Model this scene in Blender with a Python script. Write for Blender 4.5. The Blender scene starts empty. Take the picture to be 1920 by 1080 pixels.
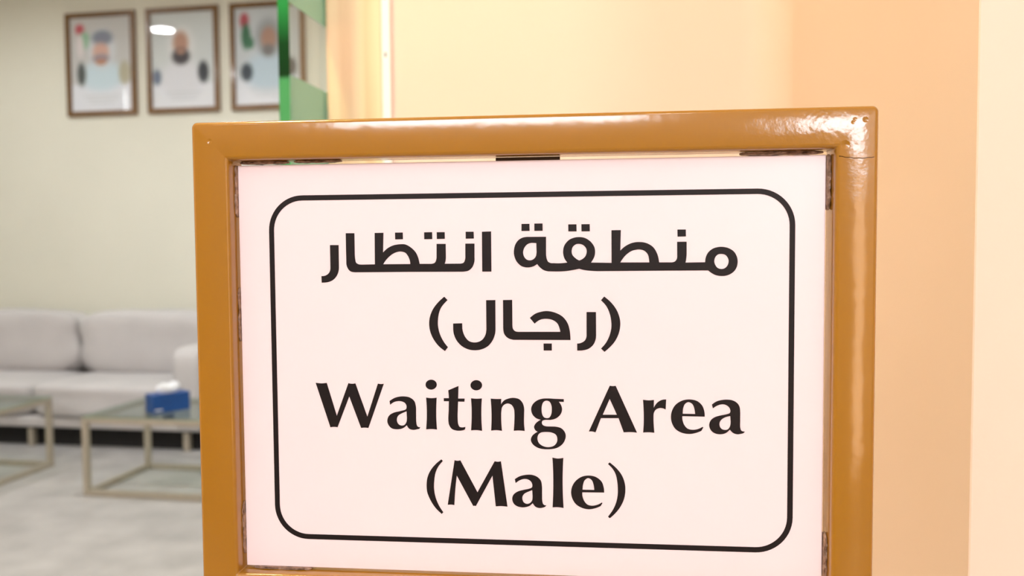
import bpy, bmesh, math, random
from mathutils import Matrix, Vector, noise

# ------------------------------------------------------------------ camera, world, exposure
S = bpy.context.scene
COL = S.collection
YAW, PITCH, ROLL = math.radians(9.5), 0.04659, -0.0075046
CAM_H = 1.28
cam = bpy.data.cameras.new('camera')
cam.sensor_width = 36.0
cam.lens = 1500.0 / 1920.0 * 36.0
cam.clip_start = 0.02
cam.dof.use_dof = True
cam.dof.focus_distance = 0.572
cam.dof.aperture_fstop = 5.6
camo = bpy.data.objects.new('camera', cam)
COL.objects.link(camo)
camo.matrix_world = (Matrix.Translation((0, 0, CAM_H)) @ Matrix.Rotation(YAW, 4, 'Z')
                     @ Matrix.Rotation(math.pi / 2 - PITCH, 4, 'X') @ Matrix.Rotation(ROLL, 4, 'Z'))
S.camera = camo

vs = S.view_settings
vs.view_transform = 'Standard'
vs.look = 'None'
vs.gamma = 1.0
vs.use_curve_mapping = False
vs.exposure = 0.0

SKY_STRENGTH = 20.0          # daylight, only reaches the place through the unseen corridor windows
WARM_POWER, WARM_COLOR = 35.0, (1.0, 0.855, 0.41)
SOFT_POWER, SOFT_COLOR = 4.0, (1.0, 0.92, 0.82)
COOL_POWER, COOL_COLOR = 19.6, (0.97, 0.985, 1.0)

w = bpy.data.worlds.new('daylight')
S.world = w
w.use_nodes = True
bg = w.node_tree.nodes['Background']
bg.inputs['Color'].default_value = (0.90, 0.94, 1.0, 1)
bg.inputs['Strength'].default_value = SKY_STRENGTH

Y_REAR, Y_BACK, Z_CEIL = -3.0, 5.5, 3.4
# x0, x1, z0, z1 of the unseen windows behind the camera; wide high and low tinted ones added for their light
UNSEEN_WINDOWS = [(1.2, 2.1, 1.72, 2.5), (-1.3, 0.5, 2.45, 3.3), (1.5, 2.12, 0.12, 1.70)]
for x0, x1, z0, z1 in UNSEEN_WINDOWS:                     # portals only guide the sampling of the daylight
    pl = bpy.data.lights.new('window_portal', 'AREA')
    pl.shape = 'RECTANGLE'
    pl.size, pl.size_y = x1 - x0, z1 - z0
    pl.cycles.is_portal = True
    plo = bpy.data.objects.new('window_portal', pl)
    plo.location = ((x0 + x1) / 2, Y_REAR - 0.02, (z0 + z1) / 2)
    plo.rotation_euler = (-math.pi / 2, 0, math.pi)
    COL.objects.link(plo)

# ------------------------------------------------------------------ helpers
def lin(c):
    c = c / 255.0
    return c / 12.92 if c <= 0.04045 else ((c + 0.055) / 1.055) ** 2.4


def rgb(r, g, b):
    return (lin(r), lin(g), lin(b), 1.0)


def material(name, color, rough=0.5, metallic=0.0, coat=0.0, coat_rough=0.1, var=0.06, scale=8.0,
             bump=0.0, bump_scale=60.0, spec=0.5, sheen=0.0):
    """Principled material whose colour varies with a soft procedural noise, plus fine relief."""
    m = bpy.data.materials.new(name)
    m.use_nodes = True
    nt = m.node_tree
    b = nt.nodes['Principled BSDF']
    b.inputs['Roughness'].default_value = rough
    b.inputs['Metallic'].default_value = metallic
    b.inputs['Coat Weight'].default_value = coat
    b.inputs['Coat Roughness'].default_value = coat_rough
    b.inputs['Specular IOR Level'].default_value = spec
    b.inputs['Sheen Weight'].default_value = sheen
    tc = nt.nodes.new('ShaderNodeTexCoord')
    nz = nt.nodes.new('ShaderNodeTexNoise')
    nz.inputs['Scale'].default_value = scale
    nz.inputs['Detail'].default_value = 4
    nt.links.new(tc.outputs['Object'], nz.inputs['Vector'])
    rp = nt.nodes.new('ShaderNodeValToRGB')
    lo = tuple(max(0, c * (1 - var)) for c in color[:3]) + (1,)
    hi = tuple(min(1, c * (1 + var)) for c in color[:3]) + (1,)
    rp.color_ramp.elements[0].position, rp.color_ramp.elements[1].position = 0.3, 0.7
    rp.color_ramp.elements[0].color, rp.color_ramp.elements[1].color = lo, hi
    nt.links.new(nz.outputs['Fac'], rp.inputs['Fac'])
    nt.links.new(rp.outputs['Color'], b.inputs['Base Color'])
    if bump:
        n2 = nt.nodes.new('ShaderNodeTexNoise')
        n2.inputs['Scale'].default_value = bump_scale
        n2.inputs['Detail'].default_value = 3
        nt.links.new(tc.outputs['Object'], n2.inputs['Vector'])
        bp = nt.nodes.new('ShaderNodeBump')
        bp.inputs['Strength'].default_value = bump
        bp.inputs['Distance'].default_value = 0.002
        nt.links.new(n2.outputs['Fac'], bp.inputs['Height'])
        nt.links.new(bp.outputs['Normal'], b.inputs['Normal'])
    return m


def emission(name, color, strength):
    m = bpy.data.materials.new(name)
    m.use_nodes = True
    nt = m.node_tree
    nt.nodes.clear()
    o = nt.nodes.new('ShaderNodeOutputMaterial')
    e = nt.nodes.new('ShaderNodeEmission')
    e.inputs['Color'].default_value = color
    e.inputs['Strength'].default_value = strength
    nt.links.new(e.outputs[0], o.inputs[0])
    return m


def clear_glass(name, tint, ior=1.5, rough=0.0):
    """Thin pane: see-through tint plus a Fresnel reflection."""
    m = bpy.data.materials.new(name)
    m.use_nodes = True
    nt = m.node_tree
    nt.nodes.clear()
    o = nt.nodes.new('ShaderNodeOutputMaterial')
    t = nt.nodes.new('ShaderNodeBsdfTransparent')
    t.inputs['Color'].default_value = tint
    g = nt.nodes.new('ShaderNodeBsdfGlossy')
    g.inputs['Roughness'].default_value = rough
    fr = nt.nodes.new('ShaderNodeFresnel')
    fr.inputs['IOR'].default_value = ior
    mx = nt.nodes.new('ShaderNodeMixShader')
    ge = nt.nodes.new('ShaderNodeNewGeometry')      # reflect once, at the outer face of the pane
    fs = nt.nodes.new('ShaderNodeMath')
    fs.operation = 'SUBTRACT'
    fs.inputs[0].default_value = 1.0
    nt.links.new(ge.outputs['Backfacing'], fs.inputs[1])
    fm = nt.nodes.new('ShaderNodeMath')
    fm.operation = 'MULTIPLY'
    nt.links.new(fr.outputs[0], fm.inputs[0])
    nt.links.new(fs.outputs[0], fm.inputs[1])
    nt.links.new(fm.outputs[0], mx.inputs[0])
    nt.links.new(t.outputs[0], mx.inputs[1])
    nt.links.new(g.outputs[0], mx.inputs[2])
    nt.links.new(mx.outputs[0], o.inputs[0])
    return m


def link_mesh(name, bm, mat=None, parent=None, smooth=False):
    me = bpy.data.meshes.new(name)
    bmesh.ops.recalc_face_normals(bm, faces=bm.faces[:])
    bm.to_mesh(me)
    bm.free()
    if smooth:
        for p in me.polygons:
            p.use_smooth = True
        me.set_sharp_from_angle(angle=math.radians(50))
    if mat:
        me.materials.append(mat)
    o = bpy.data.objects.new(name, me)
    COL.objects.link(o)
    o.parent = parent
    return o


def add_box(bm, lo, hi):
    v = [bm.verts.new((x, y, z)) for x in (lo[0], hi[0]) for y in (lo[1], hi[1]) for z in (lo[2], hi[2])]
    for f in ((0, 1, 3, 2), (4, 6, 7, 5), (0, 4, 5, 1), (2, 3, 7, 6), (0, 2, 6, 4), (1, 5, 7, 3)):
        bm.faces.new([v[i] for i in f])


def box(name, lo, hi, mat, parent=None, bevel=0.0, seg=2):
    bm = bmesh.new()
    add_box(bm, lo, hi)
    if bevel:
        bmesh.ops.bevel(bm, geom=bm.edges[:], offset=bevel, segments=seg, profile=0.5, affect='EDGES')
    return link_mesh(name, bm, mat, parent)


def boxes(name, lst, mat, parent=None):
    bm = bmesh.new()
    for lo, hi in lst:
        add_box(bm, lo, hi)
    return link_mesh(name, bm, mat, parent)


def prism(name, pts, z0, z1, mat, parent=None):
    bm = bmesh.new()
    a = [bm.verts.new((x, y, z0)) for x, y in pts]
    b = [bm.verts.new((x, y, z1)) for x, y in pts]
    n = len(pts)
    bm.faces.new(a)
    bm.faces.new(b)
    for i in range(n):
        bm.faces.new((a[i], a[(i + 1) % n], b[(i + 1) % n], b[i]))
    return link_mesh(name, bm, mat, parent)


def lathe(name, prof, mat, parent=None, seg=32, smooth=True):
    bm = bmesh.new()
    rings = []
    for r, z in prof:
        if r < 1e-6:
            rings.append([bm.verts.new((0, 0, z))])
        else:
            rings.append([bm.verts.new((r * math.cos(2 * math.pi * i / seg), r * math.sin(2 * math.pi * i / seg), z))
                          for i in range(seg)])
    for a, b in zip(rings, rings[1:]):
        for i in range(seg):
            j = (i + 1) % seg
            if len(a) == 1 and len(b) > 1:
                bm.faces.new((a[0], b[i], b[j]))
            elif len(b) == 1 and len(a) > 1:
                bm.faces.new((a[i], a[j], b[0]))
            elif len(a) > 1:
                bm.faces.new((a[i], a[j], b[j], b[i]))
    return link_mesh(name, bm, mat, parent, smooth)


def cushion(name, c, size, mat, parent, power=5.0, n=14, sag=0.0, seed=0):
    """Padded block: a superellipsoid-like box with soft edges and slightly uneven stuffing."""
    bm = bmesh.new()
    bmesh.ops.create_cube(bm, size=2.0)
    bmesh.ops.subdivide_edges(bm, edges=bm.edges[:], cuts=n, use_grid_fill=True)
    for v in bm.verts:
        x, y, z = v.co
        k = (abs(x) ** power + abs(y) ** power + abs(z) ** power) ** (1 / power)
        m = max(abs(x), abs(y), abs(z))
        p = Vector((x, y, z)) * (m / k) * 1.0
        q = noise.noise(Vector((x * 1.5 + seed, y * 1.5, z * 1.5))) * 0.05
        p *= 1 + q * sag
        v.co = Vector((p.x * size[0] / 2 + c[0], p.y * size[1] / 2 + c[1], p.z * size[2] / 2 + c[2]))
    return link_mesh(name, bm, mat, parent, True)


def empty(name, loc, rz=0.0):
    o = bpy.data.objects.new(name, None)
    o.empty_display_size = 0.1
    o.location = loc
    o.rotation_euler = (0, 0, rz)
    COL.objects.link(o)
    return o


def tag(o, label, category, group=None):
    o['label'] = label
    o['category'] = category
    if group:
        o['group'] = group
    return o


def structure(o, label=None):
    o['kind'] = 'structure'
    if label:
        o['label'] = label
    return o


# ------------------------------------------------------------------ materials
M_CREAM = material('cream_wall_paint', (0.86, 0.67, 0.55, 1), 0.55, var=0.02, scale=1.5, bump=0.05, bump_scale=220)
M_ROOM = material('pale_room_paint', (0.735, 0.735, 0.63, 1), 0.7, var=0.02, scale=1.5, bump=0.05, bump_scale=220)
M_CEIL = material('ceiling_paint', (0.8, 0.79, 0.75, 1), 0.8, var=0.02)
M_FLOOR = material('mottled_stone_floor', (0.415, 0.40, 0.39, 1), 0.45, var=0.16, scale=5.0)
M_WOOD = bpy.data.materials.new('maple_veneer')
M_WOOD.use_nodes = True
_n = M_WOOD.node_tree
_b = _n.nodes['Principled BSDF']
_b.inputs['Roughness'].default_value = 0.4
_tc = _n.nodes.new('ShaderNodeTexCoord')
_mp = _n.nodes.new('ShaderNodeMapping')
_mp.inputs['Scale'].default_value = (26, 26, 0.8)
_nz = _n.nodes.new('ShaderNodeTexNoise')
_nz.inputs['Scale'].default_value = 1.6
_nz.inputs['Detail'].default_value = 3
_rp = _n.nodes.new('ShaderNodeValToRGB')
_rp.color_ramp.elements[0].position, _rp.color_ramp.elements[1].position = 0.35, 0.62
_rp.color_ramp.elements[0].color = (0.80, 0.55, 0.33, 1)
_rp.color_ramp.elements[1].color = (0.90, 0.69, 0.45, 1)
_n.links.new(_tc.outputs['Object'], _mp.inputs['Vector'])
_n.links.new(_mp.outputs[0], _nz.inputs['Vector'])
_n.links.new(_nz.outputs['Fac'], _rp.inputs['Fac'])
_n.links.new(_rp.outputs['Color'], _b.inputs['Base Color'])
M_WHITE = material('white_gloss_plastic', (0.95, 0.96, 0.97, 1), 0.25, var=0.01)
M_DARKSLOT = material('dark_slot', (0.02, 0.018, 0.02, 1), 0.5)
M_GLASS = clear_glass('clear_pane_glass', (0.96, 0.99, 0.97, 1))
M_WINGLASS = clear_glass('window_glass', (0.97, 0.98, 0.98, 1))
M_TINTGLASS = clear_glass('tinted_window_glass', (0.60, 0.48, 0.37, 1))  # tint shapes the added low window's glow on the sign frame
M_ALU = material('white_aluminium', (0.8, 0.8, 0.8, 1), 0.4)

# ------------------------------------------------------------------ the setting
structure(box('floor', (-6.7, -3.2, -0.12), (2.4, 5.7, 0.0), M_FLOOR))
structure(box('ceiling', (-6.7, -3.2, Z_CEIL), (2.4, 5.7, Z_CEIL + 0.12), M_CEIL))
structure(box('wall_back', (-6.7, Y_BACK, 0), (2.4, Y_BACK + 0.2, Z_CEIL), M_ROOM))
structure(box('wall_left', (-6.7, 1.70, 0), (-6.5, Y_BACK, Z_CEIL), M_ROOM))
structure(box('wall_right', (2.2, -3.2, 0), (2.4, Y_BACK, Z_CEIL), M_CREAM))
structure(box('wall_corridor_left', (-2.8, -3.2, 0), (-2.6, 1.55, Z_CEIL), M_CREAM))
wl = []                                           # masonry left over between the window openings
gx = sorted({-2.8, 2.4} | {q for w_ in UNSEEN_WINDOWS for q in w_[:2]})
gz = sorted({0.0, Z_CEIL} | {q for w_ in UNSEEN_WINDOWS for q in w_[2:]})
for xa, xb in zip(gx, gx[1:]):
    for za, zb in zip(gz, gz[1:]):
        if not any(w_[0] <= xa and xb <= w_[1] and w_[2] <= za and zb <= w_[3] for w_ in UNSEEN_WINDOWS):
            wl.append(((xa, Y_REAR - 0.2, za), (xb, Y_REAR, zb)))
structure(boxes('wall_rear', wl, M_CREAM))
for n, (x0, x1, z0, z1) in enumerate(UNSEEN_WINDOWS):
    win = structure(empty('window_%d' % (n + 1), ((x0 + x1) / 2, Y_REAR - 0.1, z0)))
    a, h = (x1 - x0) / 2, z1 - z0
    for lo, hi in (((-a, -0.03, 0), (-a + 0.04, 0.03, h)), ((a - 0.04, -0.03, 0), (a, 0.03, h)),
                   ((-a + 0.04, -0.03, 0), (a - 0.04, 0.03, 0.04)), ((-a + 0.04, -0.03, h - 0.04), (a - 0.04, 0.03, h))):
        box('window_frame', lo, hi, M_ALU, win)
    box('window_pane', (-a + 0.04, -0.004, 0.04), (a - 0.04, 0.004, h - 0.04), (M_WINGLASS, M_WINGLASS, M_TINTGLASS)[n], win)

# partition between corridor and waiting room: opening from x = -2.3 to the maple jamb
JX0, JX1, YA = -0.6150, -0.5035, 1.515
structure(boxes('wall_partition', [((JX0 + 0.02, YA, 0), (2.2, YA + 0.15, Z_CEIL)),
                                   ((-6.5, YA, 0), (-2.3, YA + 0.15, Z_CEIL)),
                                   ((-2.3, YA, 2.5), (JX0 + 0.02, YA + 0.15, Z_CEIL))], M_CREAM))
# the pier on the right: a return that runs toward the camera, coved into the partition
XB, YC, RC = 0.25, 0.667, 0.075
pts = [(XB, YC + 0.001), (XB, YA - RC)]
for i in range(1, 16):
    a = math.pi / 2 * i / 16
    pts.append((XB - RC + RC * math.cos(a), YA - RC + RC * math.sin(a)))
pts += [(XB - RC, YA), (2.2, YA), (2.2, YC), (XB + 0.001, YC)]
pier = structure(prism('wall_pier', pts, 0, Z_CEIL, M_CREAM))
for p in pier.data.polygons:
    p.use_smooth = True
pier.data.set_sharp_from_angle(angle=math.radians(20))
jamb = structure(box('trim_1', (JX0, 1.50, 0), (JX1, YA + 0.17, 2.5), M_WOOD, None, 0.002),
                 'light maple door jamb beside the glass door')
strip = structure(box('trim_2', (JX1, 1.502, 0), (JX1 + 0.0165, YA, 2.5), M_WHITE, None, 0.002),
                  'narrow white trim strip beside the maple jamb')
for z in (1.655, 1.765, 1.80):
    box('screw_slot', (JX1 + 0.007, 1.5005, z), (JX1 + 0.0095, 1.5035, z + 0.009), M_DARKSLOT, strip)
structure(box('baseboard_back', (-6.5, Y_BACK - 0.015, 0), (2.2, Y_BACK, 0.09), material('baseboard_paint', rgb(205, 200, 185), 0.4)))

# ------------------------------------------------------------------ lamps
M_RING = material('lamp_ring_white', (0.85, 0.85, 0.85, 1), 0.4)


def downlight(x, y, power, color, label, group):
    root = tag(empty('ceiling_downlight', (x, y, Z_CEIL)), label, 'ceiling light', group)
    lathe('trim_ring', [(0.095, 0), (0.125, 0), (0.125, -0.008), (0.105, -0.012), (0.095, -0.006), (0.095, 0)], M_RING, root)
    lathe('diffuser', [(0, -0.002), (0.096, -0.002), (0.096, -0.004), (0, -0.004)],
          emission('lamp_diffuser', tuple(color) + (1,), power / 2.0), root)
    l = bpy.data.lights.new('lamp_light', 'AREA')
    l.shape = 'DISK'
    l.size = 0.19
    l.energy = power
    l.color = color
    l.spread = math.radians(170)
    o = bpy.data.objects.new('lamp_light', l)
    o.location = (0, 0, -0.02)
    COL.objects.link(o)
    o.parent = root
    return root


downlight(-1.1, 0.4, WARM_POWER, WARM_COLOR, 'round warm ceiling downlight in the corridor, nearest the glass door', 'corridor downlights')  # corridor lamps are unseen, added to light the walls and sign
downlight(0.4, -1.4, SOFT_POWER, SOFT_COLOR, 'round ceiling downlight over the middle of the corridor', 'corridor downlights')
downlight(-1.6, -2.0, SOFT_POWER, SOFT_COLOR, 'round ceiling downlight near the far corridor wall', 'corridor downlights')
for i, (x, y, t) in enumerate([(-4.49, 3.96, 'above the left coffee table'), (-2.5, 3.96, 'above the right coffee table'),
                               (-0.5, 3.96, 'right of the coffee tables'), (-4.83, 2.15, 'between the doorway and the left table'),
                               (-2.5, 2.15, 'between the doorway and the right table'), (-0.5, 2.15, 'behind the partition wall')]):
    downlight(x, y, COOL_POWER, COOL_COLOR, 'round white ceiling downlight in the waiting room, ' + t, 'waiting room downlights')

# ------------------------------------------------------------------ glass door with frosted film, standing open beside the jamb
GX0, GX1, GY0, GY1, GH = -0.6432, -0.6225, 1.35, 2.25, 2.45
door = tag(empty('glass_door', ((GX0 + GX1) / 2, (GY0 + GY1) / 2, 0)),
           'open clear glass door with green edge and frosted bands beside maple jamb', 'glass door')
dx, dy = (GX1 - GX0) / 2, (GY1 - GY0) / 2
box('glass_pane', (-dx, -dy + 0.002, 0.008), (dx, dy, GH), M_GLASS, door)
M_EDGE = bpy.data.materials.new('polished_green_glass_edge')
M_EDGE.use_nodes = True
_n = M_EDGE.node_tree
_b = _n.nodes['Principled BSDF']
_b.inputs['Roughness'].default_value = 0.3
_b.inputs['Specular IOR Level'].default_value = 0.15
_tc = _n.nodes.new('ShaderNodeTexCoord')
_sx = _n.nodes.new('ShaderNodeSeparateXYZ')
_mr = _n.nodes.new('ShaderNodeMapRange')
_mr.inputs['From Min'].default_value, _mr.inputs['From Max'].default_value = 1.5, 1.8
_rp = _n.nodes.new('ShaderNodeValToRGB')  # light scattered by the film painted into the colour, dark along the clear band
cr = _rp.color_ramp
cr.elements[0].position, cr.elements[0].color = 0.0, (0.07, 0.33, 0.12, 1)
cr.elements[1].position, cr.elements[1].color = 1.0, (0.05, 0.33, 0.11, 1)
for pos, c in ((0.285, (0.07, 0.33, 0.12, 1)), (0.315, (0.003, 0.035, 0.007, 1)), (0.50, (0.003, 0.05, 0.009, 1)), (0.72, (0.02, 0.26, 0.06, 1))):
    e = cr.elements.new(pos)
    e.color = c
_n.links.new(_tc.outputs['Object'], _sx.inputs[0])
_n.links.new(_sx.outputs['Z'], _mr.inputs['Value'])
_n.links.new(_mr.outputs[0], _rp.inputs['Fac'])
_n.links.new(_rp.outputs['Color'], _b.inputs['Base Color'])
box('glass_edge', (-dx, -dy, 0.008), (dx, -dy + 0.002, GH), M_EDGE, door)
M_FROST = bpy.data.materials.new('frosted_film')
M_FROST.use_nodes = True
_n = M_FROST.node_tree
_n.nodes.clear()
_o = _n.nodes.new('ShaderNodeOutputMaterial')
_d = _n.nodes.new('ShaderNodeBsdfDiffuse')
_d.inputs['Color'].default_value = (0.46, 0.74, 0.66, 1)
_t = _n.nodes.new('ShaderNodeBsdfTranslucent')
_t.inputs['Color'].default_value = (0.55, 0.82, 0.72, 1)
_mx = _n.nodes.new('ShaderNodeMixShader')
_mx.inputs[0].default_value = 0.5
_n.links.new(_d.outputs[0], _mx.inputs[1])
_n.links.new(_t.outputs[0], _mx.inputs[2])
_n.links.new(_mx.outputs[0], _o.inputs[0])
box('frosted_band', (dx, -dy, 0.008), (dx + 0.0006, dy, 1.595), M_FROST, door)
box('frosted_band', (dx, -dy, 1.722), (dx + 0.0006, dy, GH), M_FROST, door)

# ------------------------------------------------------------------ framed portraits on the back wall
M_PICFRAME = material('brown_wood_frame', rgb(112, 80, 40), 0.35, var=0.15, scale=30, coat=0.3)
M_PICGLASS = clear_glass('picture_glazing', (0.97, 0.98, 0.98, 1))
M_PRINT = bpy.data.materials.new('printed_portrait')
M_PRINT.use_nodes = True
_n = M_PRINT.node_tree
_b = _n.nodes['Principled BSDF']
_b.inputs['Roughness'].default_value = 0.6
_va = _n.nodes.new('ShaderNodeVertexColor')
_va.layer_name = 'print'
_n.links.new(_va.outputs['Color'], _b.inputs['Base Color'])


def portrait(x0, bg_col, shapes, label):
    W, H, fw, dep = 0.575, 0.768, 0.036, 0.026
    root = tag(empty('framed_portrait', (x0 + W / 2, Y_BACK, 2.318)), label, 'picture', 'portraits on the back wall')
    a, b = W / 2, W / 2 - fw

    def rail(o):            # mitred frame board
        bm = bmesh.new()
        v0 = [bm.verts.new((p[0], -0.001, p[1])) for p in o]
        v1 = [bm.verts.new((p[0], -dep, p[1])) for p in o]
        bm.faces.new(v0)
        bm.faces.new(v1)
        for i in range(4):
            bm.faces.new((v0[i], v0[(i + 1) % 4], v1[(i + 1) % 4], v1[i]))
        link_mesh('frame_board', bm, M_PICFRAME, root)
    rail([(-a, 0), (a, 0), (b, fw), (-b, fw)])
    rail([(-a, H), (a, H), (b, H - fw), (-b, H - fw)])
    rail([(-a, 0), (-b, fw), (-b, H - fw), (-a, H)])
    rail([(a, 0), (b, fw), (b, H - fw), (a, H)])
    nx, nz = 60, 80
    bm = bmesh.new()
    cl = bm.loops.layers.float_color.new('print')
    grid = [[bm.verts.new((-b + 2 * b * i / nx, -0.012, fw + (H - 2 * fw) * j / nz)) for i in range(nx + 1)] for j in range(nz + 1)]

    def col(u, v):
        c = list(bg_col)
        for kind, cu, cv, ru, rv, sh in shapes:
            if kind == 'e':
                d = math.hypot((u - cu) / ru, (v - cv) / rv)
            else:
                d = max(abs(u - cu) / ru, abs(v - cv) / rv)
            k = min(1, max(0, (1.35 - d) / 0.70)) if kind == 'e' else min(1, max(0, (1.12 - d) / 0.24))
            k = k * k * (3 - 2 * k)
            c = [c[i] * (1 - k) + sh[i] * k for i in range(3)]
        return tuple(min(0.9, lin(q) * 1.22) for q in c) + (1,)
    for j in range(nz):
        for i in range(nx):
            f = bm.faces.new((grid[j][i], grid[j][i + 1], grid[j + 1][i + 1], grid[j + 1][i]))
            for l in f.loops:
                q = l.vert.co
                l[cl] = col((q.x + b) / (2 * b), 1 - (q.z - fw) / (H - 2 * fw))
    link_mesh('print', bm, M_PRINT, root)
    box('glazing', (-b, -0.017, fw), (b, -0.014, H - fw), M_PICGLASS, root)
    return root


lines = [('r', 0.5, 0.84 + 0.035 * k, 0.30 - 0.05 * k, 0.006, (196, 198, 200)) for k in range(3)]
portrait(-4.320, (192, 190, 188), [
    ('r', 0.5, 0.86, 0.5, 0.15, (216, 217, 224)), ('e', 0.5, 0.62, 0.36, 0.16, (196, 212, 220)),
    ('e', 0.16, 0.12, 0.075, 0.055, (185, 80, 90)), ('e', 0.24, 0.24, 0.09, 0.09, (140, 180, 150)), ('e', 0.16, 0.30, 0.06, 0.12, (215, 205, 205)),
    ('e', 0.52, 0.34, 0.22, 0.20, (205, 208, 212)), ('e', 0.53, 0.22, 0.17, 0.08, (125, 130, 145)),
    ('e', 0.50, 0.37, 0.13, 0.10, (205, 165, 150)), ('e', 0.50, 0.44, 0.14, 0.05, (150, 138, 146)), ('e', 0.50, 0.475, 0.09, 0.035, (176, 128, 104)),
    ('e', 0.17, 0.60, 0.07, 0.12, (80, 84, 82)), ('e', 0.88, 0.60, 0.09, 0.12, (172, 166, 142))] + lines,
    'framed portrait of figure in pale robe, leftmost of three on back wall')
portrait(-3.652, (200, 204, 204), [
    ('r', 0.5, 0.88, 0.5, 0.13, (218, 219, 226)), 
    ('e', 0.47, 0.70, 0.33, 0.20, (212, 212, 217)), ('e', 0.47, 0.34, 0.22, 0.20, (214, 214, 214)),
    ('e', 0.47, 0.32, 0.12, 0.12, (178, 138, 118)), ('e', 0.47, 0.46, 0.14, 0.085, (70, 64, 68)), ('e', 0.47, 0.41, 0.07, 0.03, (165, 125, 108)),
    ('e', 0.08, 0.67, 0.07, 0.08, (100, 110, 130)), ('e', 0.82, 0.63, 0.085, 0.11, (55, 58, 64))] + lines,
    'framed portrait of figure in white robe, middle of three on back wall')
portrait(-2.984, (190, 194, 196), [
    ('r', 0.5, 0.86, 0.5, 0.15, (214, 216, 222)), ('e', 0.5, 0.66, 0.36, 0.20, (182, 198, 208)),
    ('e', 0.15, 0.13, 0.07, 0.08, (170, 70, 80)), ('e', 0.17, 0.29, 0.07, 0.13, (50, 100, 70)), ('e', 0.24, 0.36, 0.05, 0.06, (60, 110, 80)),
    ('e', 0.52, 0.31, 0.20, 0.19, (150, 154, 158)), ('e', 0.52, 0.32, 0.12, 0.12, (165, 130, 112)), ('e', 0.51, 0.44, 0.09, 0.06, (120, 116, 114)),
    ('e', 0.17, 0.66, 0.09, 0.09, (56, 66, 76)), ('e', 0.86, 0.62, 0.07, 0.09, (70, 76, 80))] + lines,
    'framed portrait with green flag, rightmost, partly seen through the glass door')

# ------------------------------------------------------------------ sofa
M_FAB = material('greige_sofa_fabric', (0.55, 0.535, 0.53, 1), 0.9, var=0.06, scale=3, bump=0.4, bump_scale=400, sheen=0.2)
M_STEEL = material('brushed_champagne_steel', rgb(178, 170, 154), 0.35, metallic=0.35, var=0.05, scale=20)
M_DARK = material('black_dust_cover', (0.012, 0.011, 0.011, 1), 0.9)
sofa = tag(empty('sofa', (-4.055, 5.06, 0)), 'long greige fabric sofa against the back wall under the portraits', 'sofa')
sx0, sx1, sy0, sy1 = -1.25, 1.25, -0.40, 0.40          # local extents
box('base', (sx0 + 0.02, sy0 + 0.02, 0.13), (sx1 - 0.02, sy1 - 0.02, 0.20), M_FAB, sofa, 0.015)
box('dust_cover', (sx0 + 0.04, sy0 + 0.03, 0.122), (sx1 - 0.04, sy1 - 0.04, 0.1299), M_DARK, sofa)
box('plinth', (sx0 + 0.10, sy0 + 0.09, 0), (sx1 - 0.03, sy1 - 0.05, 0.1215), M_DARK, sofa)  # added black block standing in for the shade under the sofa
for s in (-1, 1):
    cushion('seat_cushion', (s * 0.525, -0.068, 0.312), (1.046, 0.70, 0.236), M_FAB, sofa, 7, sag=0.6, seed=s * 3)
    cushion('back_cushion', (s * 0.525, 0.20, 0.64), (1.05, 0.25, 0.46), M_FAB, sofa, 5, sag=1.2, seed=s * 5 + 1)
    cushion('armrest', (s * 1.15, 0.0, 0.40), (0.205, 0.80, 0.545), M_FAB, sofa, 9, sag=0.2, seed=s)
box('backrest', (sx0 + 0.19, 0.27, 0.27), (sx1 - 0.19, sy1 - 0.01, 0.80), M_FAB, sofa, 0.04, 3)
for lx in (-1.16, -0.0, 1.13):
    for ly in (-0.35, 0.372):
        box('leg', (lx - 0.02, ly - 0.02, 0), (lx + 0.02, ly + 0.02, 0.123), M_STEEL, sofa, 0.003)

# ------------------------------------------------------------------ coffee tables
M_TOPGLASS = clear_glass('table_glass', (0.78, 0.86, 0.82, 1))


def coffee_table(x0, y0, wd, dp, label):
    """steel tube frame with uprights, floor rails and top rails, under a glass top"""
    root = tag(empty('coffee_table', (x0 + wd / 2, y0 + dp / 2, 0)), label, 'coffee table', 'coffee tables before the sofa')
    t, h = 0.03, 0.418
    a, b = wd / 2, dp / 2
    for sx in (-1, 1):
        for sy in (-1, 1):
            cx, cy = sx * (a - t / 2), sy * (b - t / 2)
            box('leg', (cx - t / 2, cy - t / 2, 0), (cx + t / 2, cy + t / 2, h), M_STEEL, root, 0.002)
    for z0, nm in ((0.0005, 'floor_rail'), (h - t, 'top_rail')):
        for s in (-1, 1):
            c = s * (b - t / 2)
            box(nm, (-a + t, c - t / 2, z0), (a - t, c + t / 2, z0 + t), M_STEEL, root, 0.002)
            c = s * (a - t / 2)
            box(nm, (c - t / 2, -b + t, z0), (c + t / 2, b - t, z0 + t), M_STEEL, root, 0.002)
    box('glass_top', (-a, -b, h + 0.0005), (a, b, h + 0.0105), M_TOPGLASS, root, 0.001)
    return root


coffee_table(-4.44, 3.715, 0.915, 0.545, 'glass topped steel coffee table at the left, with nothing on it')
coffee_table(-2.94, 3.752, 0.915, 0.557, 'glass topped steel coffee table carrying the blue tissue box')

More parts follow.
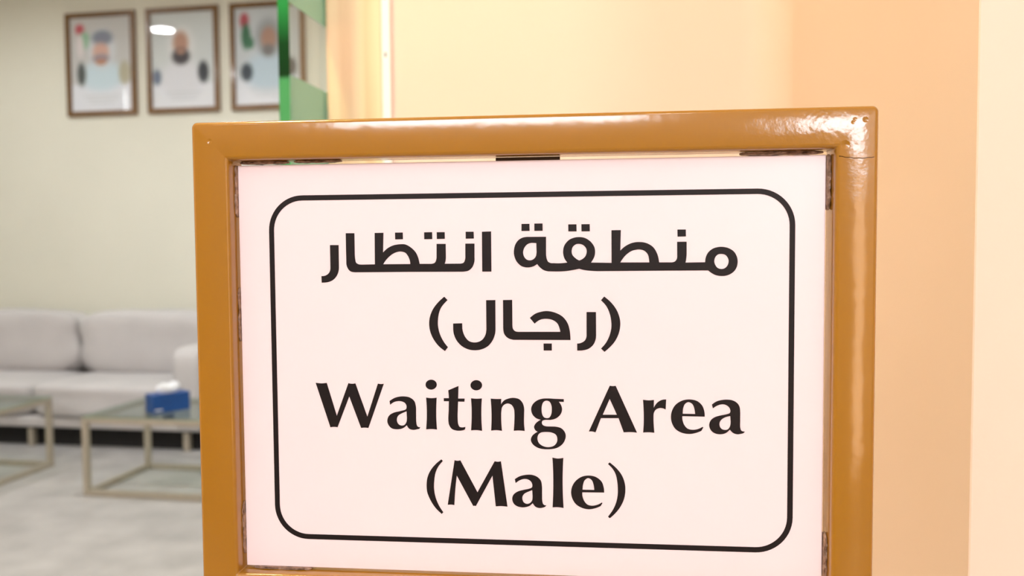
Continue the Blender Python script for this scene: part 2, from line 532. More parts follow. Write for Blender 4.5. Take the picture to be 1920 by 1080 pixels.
# ------------------------------------------------------------------ tissue box
M_BLUE = material('blue_cardboard', rgb(20, 72, 140), 0.45, var=0.12, scale=12)
M_TISSUE = material('white_tissue', (0.85, 0.87, 0.9, 1), 0.9, var=0.02)
tb = tag(empty('tissue_box', (-2.55, 3.93, 0.4295), math.radians(55)), 'blue tissue box with white tissue sticking out, on coffee table', 'tissue box')
bx = box('carton', (-0.10, -0.05, 0), (0.10, 0.05, 0.10), M_BLUE, tb, 0.003)
box('white_band', (-0.09, -0.0505, 0.014), (-0.05, -0.0499, 0.02), M_TISSUE, bx)
bm = bmesh.new()
N = 16
rings = []
for j in range(7):
    t = j / 6
    rr = []
    for i in range(N):
        a = 2 * math.pi * i / N
        k = 1 + 0.28 * t * math.sin(3 * a + 1.0) + 0.12 * t * math.sin(7 * a)
        r = (0.030 + 0.040 * t - 0.04 * t * t) * k
        rr.append(bm.verts.new((r * 1.5 * math.cos(a), r * 0.8 * math.sin(a), 0.099 + 0.045 * t + 0.012 * t * math.sin(2 * a + 0.6))))
    rings.append(rr)
for a, b in zip(rings, rings[1:]):
    for i in range(N):
        bm.faces.new((a[i], a[(i + 1) % N], b[(i + 1) % N], b[i]))
bm.faces.new(rings[-1])
link_mesh('tissue', bm, M_TISSUE, tb, True)

# ------------------------------------------------------------------ the sign on its stand
SIGN_LOC, SIGN_RZ, SIGN_Z = (-0.08579, 0.56373), math.radians(3.6757), 1.19410
sign = tag(empty('sign_stand', (SIGN_LOC[0], SIGN_LOC[1], 0), SIGN_RZ),
           'ochre metal framed sign stand reading Waiting Area (Male) in Arabic and English', 'sign')

# ochre gloss paint with drips, pits and orange peel
M_OCHRE = bpy.data.materials.new('ochre_gloss_paint')
M_OCHRE.use_nodes = True
nt = M_OCHRE.node_tree
b = nt.nodes['Principled BSDF']
b.inputs['Base Color'].default_value = (0.35, 0.150, 0.002, 1)
b.inputs['Roughness'].default_value = 0.42
b.inputs['Specular IOR Level'].default_value = 0.15
b.inputs['Coat Weight'].default_value = 1.0
b.inputs['Coat Roughness'].default_value = 0.13
b.inputs['Coat IOR'].default_value = 1.65
tc = nt.nodes.new('ShaderNodeTexCoord')


def N_(kind, **kw):
    n = nt.nodes.new(kind)
    for k, v in kw.items():
        setattr(n, k, v)
    return n


def math_(op, a, b_=None, clamp=False):
    n = N_('ShaderNodeMath', operation=op, use_clamp=clamp)
    for i, v in enumerate((a, b_)):
        if v is None:
            continue
        if isinstance(v, (int, float)):
            n.inputs[i].default_value = v
        else:
            nt.links.new(v, n.inputs[i])
    return n.outputs[0]


def noise_(scale, detail=2.0):
    n = N_('ShaderNodeTexNoise')
    n.inputs['Scale'].default_value = scale
    n.inputs['Detail'].default_value = detail
    nt.links.new(tc.outputs['Object'], n.inputs['Vector'])
    return n.outputs['Fac']


def dist_(p):
    n = N_('ShaderNodeVectorMath', operation='DISTANCE')
    n.inputs[1].default_value = p
    nt.links.new(tc.outputs['Object'], n.inputs[0])
    return n.outputs['Value']


rough_zone = math_('SUBTRACT', 1.0, math_('DIVIDE', dist_((0.205, -0.012, SIGN_Z + 0.165)), 0.10), True)
height = math_('ADD', math_('MULTIPLY', noise_(55, 2), 0.35),
               math_('MULTIPLY', noise_(260, 3), math_('ADD', math_('MULTIPLY', rough_zone, 0.16), 0.02)))
for p, r, dep in (((0.2165, -0.012, SIGN_Z + 0.1548), 0.0030, 1.6), ((0.2292, -0.012, SIGN_Z + 0.1711), 0.0020, 0.8),
                  ((-0.2256, -0.012, SIGN_Z + 0.1663), 0.0020, 0.5), ((0.2225, -0.012, SIGN_Z + 0.1715), 0.0014, 0.6), ((0.2213, -0.012, SIGN_Z + 0.1695), 0.0014, 0.6)):
    pit = math_('SUBTRACT', 1.0, math_('DIVIDE', dist_(p), r), True)
    height = math_('SUBTRACT', height, math_('MULTIPLY', pit, dep))
bp = N_('ShaderNodeBump')
bp.inputs['Strength'].default_value = 0.55
bp.inputs['Distance'].default_value = 0.0012
nt.links.new(height, bp.inputs['Height'])
nt.links.new(bp.outputs['Normal'], b.inputs['Normal'])
nt.links.new(bp.outputs['Normal'], b.inputs['Coat Normal'])

# tube frame: rounded square section swept round the rectangle, cut at the mitres into rails and stiles
FX0, FX1, FZ0, FZ1 = -0.2398, 0.2382, -0.1780, 0.1803
TUBE, YF, YR, RAD = 0.0275, -0.012, 0.013, 0.0030
prof = []
for (co, cy, a0) in ((RAD, YF + RAD, math.pi), (TUBE - RAD, YF + RAD, 1.5 * math.pi), (TUBE - RAD, YR - RAD, 0), (RAD, YR - RAD, 0.5 * math.pi)):
    for i in range(5):
        a = a0 + math.pi / 2 * i / 4
        prof.append((co + RAD * math.cos(a), cy + RAD * math.sin(a)))
CN = 7


def frame_loop(o, y):
    x0, x1, z0, z1 = FX0 + o, FX1 - o, FZ0 + o, FZ1 - o
    r = max(0.0006, 0.0042 - o)
    out = []
    for (cx, cz, a0) in ((x0 + r, z1 - r, math.pi), (x1 - r, z1 - r, math.pi / 2), (x1 - r, z0 + r, 0.0), (x0 + r, z0 + r, -math.pi / 2)):
        for i in range(CN):
            a = a0 - math.pi / 2 * i / (CN - 1)
            out.append((cx + r * math.cos(a), y, SIGN_Z + cz + r * math.sin(a)))
    return out


loops = [frame_loop(o, y) for o, y in prof]
L = len(loops[0])
half = CN // 2
for k, nm in enumerate(('rail', 'stile', 'rail', 'stile')):
    idx = [(k * CN + half + i) % L for i in range(CN + 1)]
    bm = bmesh.new()
    vv = [[bm.verts.new(lp[i]) for i in idx] for lp in loops]
    P = len(vv)
    for a in range(P):
        for i in range(len(idx) - 1):
            bm.faces.new((vv[a][i], vv[a][i + 1], vv[(a + 1) % P][i + 1], vv[(a + 1) % P][i]))
    link_mesh(nm, bm, M_OCHRE, sign, True)
# hairline weld seam below the top right corner
M_SEAM = material('dark_paint_crack', (0.04, 0.012, 0.002, 1), 0.9, spec=0.05)
bm = bmesh.new()
xs = [0.2125 + 0.0225 * i / 12 for i in range(13)]
top, bot = [], []
for i, x in enumerate(xs):
    z = SIGN_Z + 0.1472 - 0.0016 * math.sin(i / 12 * math.pi * 0.8) + 0.0002 * math.sin(i * 2.1)
    top.append(bm.verts.new((x, YF - 0.00005, z + 0.00026)))
    bot.append(bm.verts.new((x, YF - 0.00005, z - 0.00018)))
for i in range(12):
    bm.faces.new((top[i], top[i + 1], bot[i + 1], bot[i]))
ret = bmesh.ops.extrude_face_region(bm, geom=bm.faces[:])
for g in ret['geom']:
    if isinstance(g, bmesh.types.BMVert):
        g.co.y += 0.0008
link_mesh('weld_seam', bm, M_SEAM, sign)
# post and foot plate below the frame
lathe('post', [(0, 0.012), (0.019, 0.012), (0.019, SIGN_Z + FZ0 + 0.002), (0, SIGN_Z + FZ0 + 0.002)], M_OCHRE, sign)
lathe('foot_plate', [(0, 0), (0.16, 0), (0.163, 0.004), (0.16, 0.012), (0, 0.013)], M_OCHRE, sign, 48)

# white panel
M_PANEL = material('white_acrylic_panel', (0.90, 0.765, 0.81, 1), 0.35, var=0.01, scale=3, coat=0.2, coat_rough=0.2)
M_INK = material('black_vinyl_lettering', (0.009, 0.006, 0.007, 1), 0.45, var=0.1, spec=0.22)
panel = box('panel', (-0.2105, 0.0, SIGN_Z - 0.1489), (0.2076, 0.004, SIGN_Z + 0.1498), M_PANEL, sign, 0.0006)


def smooth_path(spec, steps=7):
    pts = []
    for q in spec.split():
        s = q.endswith('~')
        x, y = q.rstrip('~').split(',')
        pts.append((float(x), float(y), s))
    n = len(pts)
    out = []
    for i in range(n):
        p1, p2 = pts[i], pts[(i + 1) % n]
        out.append(p1[:2])
        if not (p1[2] or p2[2]):
            continue
        p0 = pts[i - 1] if p1[2] else None
        p3 = pts[(i + 2) % n] if p2[2] else None

        def d(a, c):
            return max(1e-4, math.hypot(a[0] - c[0], a[1] - c[1])) ** 0.5
        t12 = d(p1, p2)
        # centripetal Catmull-Rom tangents (free at corners)
        def tan(a, m, c):
            ta, tb = d(a, m), d(m, c)
            return [((m[k] - a[k]) / ta - (c[k] - a[k]) / (ta + tb) + (c[k] - m[k]) / tb) * t12 for k in (0, 1)]
        m1 = tan(p0, p1, p2) if p0 else None
        m2 = tan(p1, p2, p3) if p3 else None
        if m1 is None:
            m1 = [1.5 * (p2[k] - p1[k]) - 0.5 * m2[k] for k in (0, 1)]
        if m2 is None:
            m2 = [1.5 * (p2[k] - p1[k]) - 0.5 * m1[k] for k in (0, 1)]
        for s in range(1, steps):
            t = s / steps
            h00, h10 = 2 * t ** 3 - 3 * t * t + 1, t ** 3 - 2 * t * t + t
            h01, h11 = -2 * t ** 3 + 3 * t * t, t ** 3 - t * t
            out.append(tuple(h00 * p1[k] + h10 * m1[k] + h01 * p2[k] + h11 * m2[k] for k in (0, 1)))
    return out


def flat_shape(name, contours, mat, parent, thick=0.00025):
    """filled outline (with holes) standing slightly proud of the panel; contours in millimetres"""
    cu = bpy.data.curves.new(name, 'CURVE')
    cu.dimensions = '2D'
    cu.fill_mode = 'BOTH'
    cu.extrude = thick / 2
    for c in contours:
        sp = cu.splines.new('POLY')
        sp.points.add(len(c) - 1)
        for p, (x, y) in zip(sp.points, c):
            p.co = (x / 1000, y / 1000, 0, 1)
        sp.use_cyclic_u = True
    tmp = bpy.data.objects.new(name, cu)
    COL.objects.link(tmp)
    me = bpy.data.meshes.new_from_object(tmp.evaluated_get(bpy.context.evaluated_depsgraph_get()))
    bpy.data.objects.remove(tmp)
    bpy.data.curves.remove(cu)
    me.transform(Matrix.Translation((0, -thick / 2 - 0.00002, SIGN_Z)) @ Matrix.Rotation(math.pi / 2, 4, 'X'))
    me.name = name
    me.materials.clear()
    me.materials.append(mat)
    o = bpy.data.objects.new(name, me)
    COL.objects.link(o)
    o.parent = parent
    return o


def round_rect(x0, x1, z0, z1, r, n=14):
    out = []
    for cx, cz, a0 in ((x1 - r, z1 - r, 0), (x0 + r, z1 - r, 90), (x0 + r, z0 + r, 180), (x1 - r, z0 + r, 270)):
        for i in range(n + 1):
            a = math.radians(a0 + 90 * i / n)
            out.append((cx + r * math.cos(a), cz + r * math.sin(a)))
    return out


BW, BH = 187.5, 127.42
flat_shape('border', [round_rect(-BW, BW, -BH, BH, 25.5), round_rect(-BW + 3.75, BW - 3.75, -BH + 3.75, BH - 3.75, 21.75)], M_INK, panel)
GLYPHS = [
    ('W', '-154.41,-10.2 -150.19,-10.6~ -146.01,-10.21 -138.82,-34.53 -129.66,-10.28 -126.99,-10.69~ -124.4,-10.36 -115.81,-34.88 -107.51,-10.38 -105.44,-10.71~ -103.09,-10.47 -115.15,-43.29 -117.82,-43.03~ -120.63,-43.29 -129.16,-20.05 -138.4,-43.03 -141.09,-42.8~ -143.79,-43.2'),
    ('a', '-98.99,-23.07 -94.75,-20.62~ -89.45,-19.61~ -84.17,-20.29~ -80.69,-22.86~ -79.51,-26.76~ -79.41,-32.2~ -79.36,-38.3~ -78.74,-41.13~ -77.43,-42.11~ -76.33,-41.96 -77,-43.07~ -78.77,-43.66~ -81.64,-44.14~ -84.49,-43.4~ -86.44,-40.81 -89.34,-43.03~ -93.55,-43.89~ -97.74,-43.16~ -100.14,-40.57~ -100.89,-37.52~ -99.59,-34~ -96.24,-31.77~ -90.92,-30.39~ -86.94,-29.03~ -86.34,-27.06~ -87.32,-24.68~ -89.5,-23.4~ -92.36,-23.08~ -95.69,-23.91~ -98.59,-25.9', '-86.43,-30.55 -90.07,-32.13~ -92.52,-33.69~ -93.65,-35.89~ -93.6,-38.29~ -92.39,-40.24~ -90.41,-41.08~ -88.2,-40.61~ -86.63,-38.41~ -86.24,-35.78~ -86.33,-33.17~'),
    ('i', '-71.8,-20.28 -67.95,-20.67~ -64.01,-20.28 -64.4,-26.79~ -64.5,-35.48~ -64.07,-43.65 -68.01,-43.28~ -72.09,-43.64 -71.51,-35.58~ -71.45,-27.75~', '-63.81,-10.75~ -64.39,-12.57~ -65.92,-13.92~ -68,-14.43~ -70.08,-13.96~ -71.58,-12.64~ -72.11,-10.83~ -71.54,-9~ -70,-7.65~ -67.91,-7.15~ -65.85,-7.62~ -64.34,-8.93~'),
    ('t', '-55.45,-14.77 -47.89,-11.54 -48.25,-20.75 -43.47,-20.7 -43.67,-22.99 -48.27,-22.91 -48.59,-28.33~ -48.79,-34.4~ -48.45,-39.16~ -47.47,-41.31~ -45.74,-41.77~ -43.12,-41.38 -43.45,-43.21 -45.11,-43.88~ -48.81,-44.24~ -52.93,-43.13~ -55.08,-40.13~ -55.61,-36.66~ -55.3,-29.28~ -55.1,-22.78 -58.81,-22.82 -58.87,-20.57 -55.07,-20.53 -55.18,-18.02~'),
    ('i', '-38.88,-20.43 -34.9,-20.73~ -30.92,-20.47 -31.32,-26.38~ -31.41,-35.02~ -30.97,-44.1 -34.91,-43.59~ -39.03,-43.87 -38.51,-35.12~ -38.47,-27.34~', '-30.66,-10.86~ -31.24,-12.72~ -32.81,-14.09~ -34.93,-14.61~ -37.04,-14.13~ -38.58,-12.79~ -39.13,-10.94~ -38.54,-9.08~ -36.98,-7.71~ -34.86,-7.2~ -32.75,-7.67~ -31.21,-9.01~'),
    ('n', '-24.54,-20.48 -20.67,-20.74~ -16.8,-20.61 -17.05,-24.48 -14.66,-21.66~ -11.65,-20.34~ -8,-19.78~ -3.94,-20.68~ -1.39,-23.44~ -0.35,-27.29~ -0.38,-31.58~ -0.51,-37.17~ -0.04,-43.7 -4.1,-43.38~ -7.96,-43.65 -7.49,-37.27~ -7.36,-31.24~ -7.84,-27.38~ -9.54,-24.82~ -12.1,-23.91~ -14.47,-24.67~ -16.2,-26.63~ -16.88,-30.08~ -16.99,-33.96~ -16.86,-39.13~ -16.47,-43.87 -20.43,-43.41~ -24.4,-43.78 -24.04,-36.65~ -24.05,-28.02~'),
    ('g', '28.17,-20.31 28.16,-22.32 24.56,-22.19 26.24,-24.82~ 26.87,-27.8~ 25.79,-31.23~ 22.81,-34.05~ 18.98,-35.31~ 14.73,-35.45~ 12.81,-36.12~ 12.38,-37.63~ 13.01,-39.12~ 15.13,-40.03~ 18.96,-40.15~ 22.36,-40.27~ 26.17,-41.28~ 28.49,-43.6~ 29.45,-46.59~ 28.88,-49.59~ 26.96,-52.84~ 22.7,-55.71~ 15.89,-56.69~ 9.93,-55.93~ 5.89,-53.42~ 4.33,-50.22~ 5.29,-47.19~ 7.43,-45.22~ 9.36,-44.12 7.66,-43.07~ 6.69,-40.72~ 7.69,-38.34~ 9.83,-36.38~ 11.54,-35.41 7.93,-34.04~ 5.6,-31.5~ 4.68,-27.87~ 5.64,-24.64~ 8.43,-21.82~ 12.27,-20.28~ 16.52,-19.93~ 22.45,-20.16~', '15.87,-21.52~ 17.99,-22.35~ 19.25,-24.9~ 19.53,-27.89~ 19.09,-31.32~ 17.72,-33.7~ 15.8,-34.15~ 13.89,-33.53~ 12.63,-31.41~ 12.22,-27.99~ 12.58,-24.77~ 13.74,-22.4~', '15.54,-44.15~ 19.36,-44.52~ 22.33,-46.06~ 23.37,-49.04~ 22.72,-52.06~ 20.59,-54.24~ 16.75,-55.17~ 12.92,-54.38~ 10.16,-52.27~ 9.11,-49.28~ 9.77,-46.26~ 11.7,-44.64~'),
    ('A', '60.77,-10.32 62.85,-10.59~ 64.94,-10.36 79.9,-43.65 75.33,-43.3~ 70.53,-43.59 66.91,-33.44 54.44,-33.61 50.64,-43.9 48.33,-43.29~ 45.89,-43.33', '60.67,-19.73 65.74,-31.04 55.79,-31.17'),
    ('r', '84.06,-20.09 87.99,-20.47~ 91.71,-20.13 91.59,-25.71 93.58,-22.52~ 96.05,-20.59~ 98.11,-19.85~ 100.26,-19.7 99.86,-26.87 97.71,-25.97~ 95.64,-25.87~ 93.17,-26.95~ 91.72,-29.29~ 91.43,-32.47~ 91.6,-37.96~ 92.02,-43.54 88,-43.23~ 84.14,-43.5 84.6,-37.22~ 84.56,-27.91~'),
    ('e', '126.96,-31.56 126.66,-27.78~ 125.21,-23.82~ 121.93,-20.71~ 116.61,-19.51~ 111.28,-20.41~ 106.77,-23.41~ 104.31,-27.65~ 103.57,-32.3~ 104.32,-36.51~ 106.8,-40.69~ 110.92,-43.16~ 116.27,-44.01~ 120.78,-43.22~ 124.66,-41.68 126,-39.14 125.47,-38.81 122.82,-40.24~ 119.13,-41.01~ 115.44,-40.35~ 112.97,-37.86~ 111.64,-34.3~ 111.43,-31.43', '111.71,-29.66 120.33,-29.76 119.7,-25.77~ 118.26,-22.64~ 115.59,-21.41~ 113.34,-22.7~ 112.11,-25.45~'),
    ('a', '131.86,-22.9 135.39,-20.55~ 141.08,-19.35~ 145.95,-19.8~ 149.2,-21.64~ 150.83,-24.34~ 151.26,-27.88~ 151.29,-33.74~ 151.4,-39.18~ 152.14,-41.05~ 153.16,-41.58~ 154.5,-41.72 153.77,-42.7~ 151.35,-43.49~ 149.12,-43.69~ 146.48,-42.81~ 144.23,-40.54 141.19,-43.11~ 137.13,-43.88~ 133.45,-43.02~ 130.99,-40.74~ 130.04,-37.4~ 131.17,-34.02~ 133.81,-31.89~ 137.47,-30.66~ 141.94,-29.68~ 144.05,-28.81~ 144.57,-27.13~ 143.54,-24.64~ 141.1,-22.99~ 138.66,-22.69~ 135.41,-23.69~ 132.56,-25.61', '144.47,-30.9 141.14,-31.78~ 138.71,-33.29~ 137.37,-35.19~ 137.22,-37.71~ 138.33,-39.79~ 140.37,-40.73~ 142.81,-40.35~ 144.22,-38.45~ 144.73,-35.92~ 144.64,-32.99~'),
    ('(', '-61.09,-65.52 -65.07,-68.76~ -68.93,-73.34~ -71.48,-78.85~ -72.27,-85.05~ -71.76,-90.27~ -69.45,-95.92~ -65.94,-101.31~ -61.23,-105.85 -60.12,-104.49 -63.07,-100.05~ -65.61,-93.93~ -66.73,-87.77~ -66.66,-82.55~ -65.63,-75.88~ -63.58,-71.1~ -60.06,-66.68'),
    ('M', '-51.38,-65.9 -49.4,-66.33~ -47.13,-65.96 -34.78,-89.16 -22.03,-66.13 -19.79,-66.46~ -17.45,-66.04 -12.94,-99.25 -17.25,-98.89~ -21.47,-99.23 -23.71,-76.65 -36.05,-99.37 -36.99,-99.15~ -38.03,-99.32 -49.85,-77.21 -51.05,-87.41~ -51.89,-99.05 -54.26,-98.73~ -56.78,-98.94'),
    ('a', '-7.47,-78.98 -4.05,-76.84~ 1.07,-75.56~ 5.71,-75.69~ 9.41,-77.35~ 11.48,-79.88~ 12.15,-83.61~ 12.21,-89.7~ 12.32,-94.38~ 13,-96.71~ 14.15,-97.53~ 15.31,-97.5 14.38,-98.55~ 12.52,-99.3~ 9.97,-99.6~ 7.42,-98.73~ 5.35,-96.2 2.78,-98.38~ -1.42,-99.42~ -5.61,-98.82~ -8.39,-96.77~ -9.44,-93.5~ -8.58,-90.42~ -5.53,-88~ -0.86,-86.58~ 2.86,-85.69~ 4.82,-84.71~ 5.2,-82.83~ 4.29,-80.5~ 1.98,-78.91~ -0.81,-78.65~ -4.07,-79.75~ -6.88,-81.78', '5.08,-86.67 2.38,-87.82~ -0.42,-89.29~ -1.83,-91.2~ -2.07,-93.33~ -1.16,-95.65~ 0.93,-96.78~ 3.26,-96.25~ 4.9,-94.33~ 5.28,-92.21~ 5.25,-89.39~'),
    ('l', '19.75,-62.66 23.8,-63.28~ 27.62,-62.74 27.21,-71.13~ 27.04,-79.07~ 27.18,-89.81~ 27.64,-99.15 23.63,-98.65~ 19.7,-98.89 20.16,-89.98~ 20.31,-79.21~ 20.17,-69.88~'),
    ('e', '56.65,-87.25 56.34,-83.54~ 54.84,-79.39~ 50.97,-76.22~ 45.95,-75.17~ 40.92,-76.06~ 36.32,-79.33~ 33.78,-83.58~ 33.07,-87.8~ 33.88,-91.98~ 36.48,-96.13~ 41.07,-98.81~ 45.88,-99.62~ 50.46,-98.67~ 54.12,-97.08 55.4,-94.95 55.04,-94.5 51.84,-96.21~ 48.18,-97~ 44.97,-96.38~ 42.69,-94.1~ 41.23,-90.41~ 41.11,-87.38', '41.25,-85.51 49.58,-85.55 49.13,-81.84~ 47.77,-78.38~ 45.26,-77.04~ 42.97,-78.49~ 41.81,-81.07~'),
    (')', '60.56,-65.36 65.55,-69.66~ 69.17,-74.44~ 71.21,-79.95~ 71.66,-85.04~ 70.97,-90.62~ 68.7,-96.25~ 65.05,-101.46~ 60.58,-105.77 59.35,-104.63 62.78,-99.66~ 65.06,-94.48~ 66.21,-88.88~ 66.35,-84.7~ 65.99,-79.61~ 64.86,-74.07~ 62.83,-70.17~ 59.42,-66.54'),
    ('reh', '-141.65,91.02 -135.21,90.96 -135.26,76.07 -135.55,72.18~ -137.18,68.29~ -139.9,65.49~ -143.49,63.98~ -148.41,63.56 -148.54,68.43 -145.86,68.67~ -143.38,70.05~ -142,72.21~ -141.66,76.1'),
    ('nun teh zah alef', '-129.74,99.53 -123.24,99.47 -123.24,83.76 -122.98,80.74~ -122.36,78.15~ -120.61,76.94~ -117.97,76.62 -108.35,76.78 -108.21,99.54 -101.67,99.56 -102.2,85.33 -98.86,88.31~ -94.45,90.42~ -88.75,91.23~ -85.7,90.99~ -82.24,89.25~ -78.37,85.59~ -76.46,81.73~ -75.35,76.93 -66.53,76.88 -64.13,77.81~ -63.02,80.36~ -62.86,82.49 -62.75,91.22 -56.1,91.17 -56.08,81.59 -56.32,79.04~ -57,76.91 -45.56,76.93 -43.19,77.68~ -42.08,80.22~ -41.93,82.77 -41.88,91.26 -35.19,91.21 -35.29,81.45 -35.45,78.06~ -36.99,74.24~ -39.59,71.92~ -43.04,71.17~ -46.92,71.1 -85.98,71.16 -122.48,71.03 -126.9,71.92~ -129.28,75.39~ -129.65,79.49 -129.7,88.98', '-102.19,76.83 -99.41,80.59~ -95.42,84~ -91.45,85.68~ -88.83,85.88~ -85.78,85~ -83.85,82.63~ -82.59,79.63~ -82.19,76.84'),
    ('alef', '-29.76,99.62 -23.14,99.77 -23.18,71.07 -29.81,71.11'),
    ('meem nun tah qaf teh', '16.09,95.6 16.03,83.22 16.43,80.27~ 17.47,77.95~ 19.36,76.97~ 21.25,76.88 25.87,76.76~ 31.12,77.24 29.04,80.19~ 28.09,84.81~ 29.08,89.41~ 32.23,93.15~ 36,94.79~ 39.55,95.18~ 43.51,94.52~ 47.67,91.77~ 50.15,87.99~ 50.68,84.64~ 50.13,81.3~ 47.83,77.14 62.17,76.84 62.12,99.76 68.69,99.81 68.3,85.43 71.69,88.44~ 76.64,90.77~ 81.58,91.35~ 86.51,90.52~ 91.02,87.75~ 93.68,83.5~ 94.71,80.18~ 95.25,76.98 104.12,76.93 106.16,77.62~ 107.38,79.27~ 107.66,80.92 107.56,91.25 114.15,91.28 114.17,82.53 113.89,79.22~ 113.41,76.75 126.8,76.87 127.28,80.37~ 128.88,83.66~ 132.1,86.31~ 135.73,87.39~ 138.55,87.49~ 142.58,86.64~ 146.21,84.36~ 148.24,81.06~ 148.98,77.36~ 148.28,73.25~ 146.28,70.18~ 142.67,67.93~ 138.24,67.2~ 133.8,67.97~ 130.55,69.84~ 128.93,71.17 51.77,71.05 46.77,71.37~ 42.6,71.93~ 39.47,72.79 34.24,71.76~ 27.95,71.04~ 17.43,71.09 14.07,72.07~ 11.34,74.2~ 9.66,76.31 6.9,74.64~ 2.67,73.9~ -1.56,74.9~ -4.93,78.09~ -6.6,82.11~ -6.92,85.49~ -5.91,90.12~ -3.55,93.47~ -0.58,95.13~ 2.39,95.65', '9.12,91.13 4.9,91.21~ 2.35,90.05~ 0.43,87.54~ -0.31,84.6~ 0.39,81.64~ 2.28,79.52~ 4.6,78.96~ 6.93,79.7~ 8.64,81.58~ 9.29,84.95', '39.54,90.37~ 42.24,89.51~ 44.32,87.2~ 44.73,84.69~ 43.89,81.77~ 41.79,79.69~ 39.49,78.65 36.99,80.14~ 34.7,82.67~ 34.17,85.18~ 34.93,88.11~ 37.03,89.98~', '68.29,77.1 71.69,81.78~ 75.81,84.88~ 79.11,85.89~ 81.58,86.08~ 84.87,85.22~ 87.33,82.72~ 88.15,79.8~ 88.44,76.98', '137.85,82.57~ 140.59,81.85~ 142.41,79.45~ 142.83,77.39~ 142.04,74.52~ 140.23,72.68~ 137.82,72.15~ 135.39,72.91~ 133.77,74.98~ 133.07,77.45~ 133.74,80.33~ 135.55,82.17~'),
    ('(', '-57.62,53.12 -62.09,49.14~ -66.06,43.99~ -68.31,38.41~ -68.89,33.25~ -68.22,28.08~ -65.89,22.49~ -62.03,17.34~ -57.51,13.79 -55.31,16.6 -58.52,20.8~ -61.06,25.95~ -62.31,31.11~ -62.48,34.98~ -61.76,40.56~ -59.97,45.28~ -55.22,50.72'),
    ('lam', '-27.21,50.6 -20.49,50.68 -20.58,29.92 -20.91,26.51~ -22.67,21.8~ -26.14,17.51~ -30.89,15.13~ -35.64,14.46~ -40.38,15.08~ -45.11,17.42~ -48.75,21.27~ -50.86,25.99~ -51.34,29.85 -51.34,33.79 -44.72,33.93 -44.67,30.29 -43.93,26.86~ -42.03,23.23~ -39.46,20.88~ -35.8,20.12~ -32.13,20.91~ -29.53,22.84~ -27.78,26.06~ -27.19,29.91'),
    ('jeem alef', '-15.02,50.69 -8.39,50.78 -8.34,32.51 -7.97,30.11~ -6.55,28.44~ -4.39,27.87 25.88,27.96 25.42,30.19~ 23.78,34~ 20.47,36.38~ 16.19,37.23~ 12.39,36.84~ 9.52,35.41~ 7.6,33.73 4.19,37.88 8.12,40.89~ 12.42,42.32~ 16.7,42.8~ 22.39,41.61~ 27.59,38.76~ 30.89,34.49~ 32.52,29.26~ 33.1,22.12 -7.79,22.11 -11.63,23.39~ -14.25,26.26~ -15.03,30.58'),
    ('reh', '44.5,42.1 51.18,42.1 51.23,25.99 50.89,22.67~ 49.23,18.86~ 45.93,15.99~ 42.15,14.88~ 37.81,14.62 37.78,19.62 40.28,20.01~ 43.12,21.69~ 44.3,24.07~ 44.45,25.97'),
    (')', '56.97,53.1 61.96,48.71~ 65.69,43.52~ 67.79,37.86~ 68.25,33.13~ 67.31,27.46~ 64.73,21.77~ 61.44,17.73~ 57.12,13.81 54.63,16.13 58.16,20.32~ 60.52,25.07~ 61.84,30.28~ 61.94,34.54~ 61.01,40.21~ 58.68,45.88~ 54.71,50.46'),
    ('dot', '-93.13,99.6 -87.41,99.63 -87.35,94.76 -93.07,94.69'),
    ('dot', '-71.75,99.61 -65.9,99.68 -65.87,94.66 -71.73,94.62'),
    ('dot', '-62.57,99.6 -56.73,99.59 -56.7,94.79 -62.5,94.71'),
    ('dot', '-41.54,99.74 -35.75,99.68 -35.63,94.77 -41.51,94.74'),
    ('dot', '-1.35,104.89 4.35,104.91 4.4,99.87 -1.39,99.85'),
    ('dot', '7.81,105.04 13.67,105.06 13.68,99.86 7.78,99.84'),
    ('dot', '31.78,104.2 37.62,104.18 37.69,99.21 31.84,99.22'),
    ('dot', '41.04,104.22 46.95,104.2 47.02,99.16 41.11,99.17'),
    ('dot', '107.74,99.79 113.56,99.78 113.65,94.91 107.88,94.84'),
    ('dot', '13.86,19.56 19.81,19.59 19.78,14.57 13.93,14.54'),
]
for g in GLYPHS:
    o = flat_shape('letter_dot' if g[0] == 'dot' else 'letter', [smooth_path(c) for c in g[1:]], M_INK, panel)

# lumps of old silicone between panel and frame, and a clip behind the panel
M_GLUE = material('brown_silicone', (0.30, 0.18, 0.125, 1), 0.2, var=0.4, scale=250, bump=0.5, bump_scale=500)
random.seed(4)


def glue(u0, v0, u1, v1, th, dep=0.007):
    bm = bmesh.new()
    bmesh.ops.create_icosphere(bm, subdivisions=4, radius=1.0)
    hx, hz = max(abs(u1 - u0) / 2000, th / 1000), max(abs(v1 - v0) / 2000, th / 1000)
    cx, cz = (u0 + u1) / 2000, SIGN_Z + (v0 + v1) / 2000
    sd = random.random() * 50
    for v in bm.verts:
        x, y, z = v.co
        k = (abs(x) ** 4 + abs(y) ** 4 + abs(z) ** 4) ** -0.25
        p = Vector((x * k * hx, y * k * dep / 2, z * k * hz))
        q = noise.noise(Vector((p.x * 330 + sd, p.y * 330, p.z * 330)))
        f = 1 + 0.45 * q
        along = hx > hz
        v.co = (cx + p.x * (1 if along else f), 0.0015 + p.y * f, cz + p.z * (f if along else 1))
    link_mesh('glue_bead', bm, M_GLUE, sign, True)


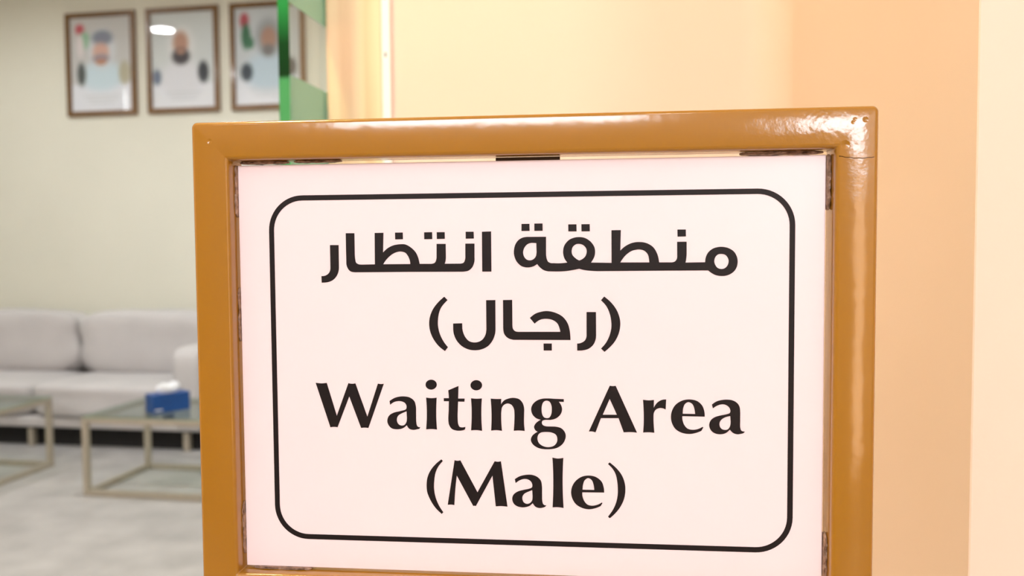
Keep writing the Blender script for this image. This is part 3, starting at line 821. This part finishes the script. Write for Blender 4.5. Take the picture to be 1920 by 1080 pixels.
glue(-211.6, 112, -211.6, 150, 1.2)
glue(-211.6, -140, -211.6, -100, 1.2)
glue(-211.6, 20, -211.6, 60, 0.9, 0.005)
glue(-209, 151.7, -172, 151.7, 1.2)
glue(-168, 151.9, -132, 151.9, 0.9)
glue(150, 151.4, 206, 151.4, 1.3)
glue(209.2, 112, 209.2, 150, 1.5)
glue(209.4, -146, 209.4, -112, 1.5)
glue(-205, -149.8, -160, -149.8, 1.0)
M_CLIP = material('dark_brown_clip', (0.045, 0.02, 0.004, 1), 0.5)
box('fixing_clip', (-0.020, 0.0042, SIGN_Z + 0.140), (0.026, 0.0065, SIGN_Z + 0.1525), M_CLIP, sign, 0.0003)
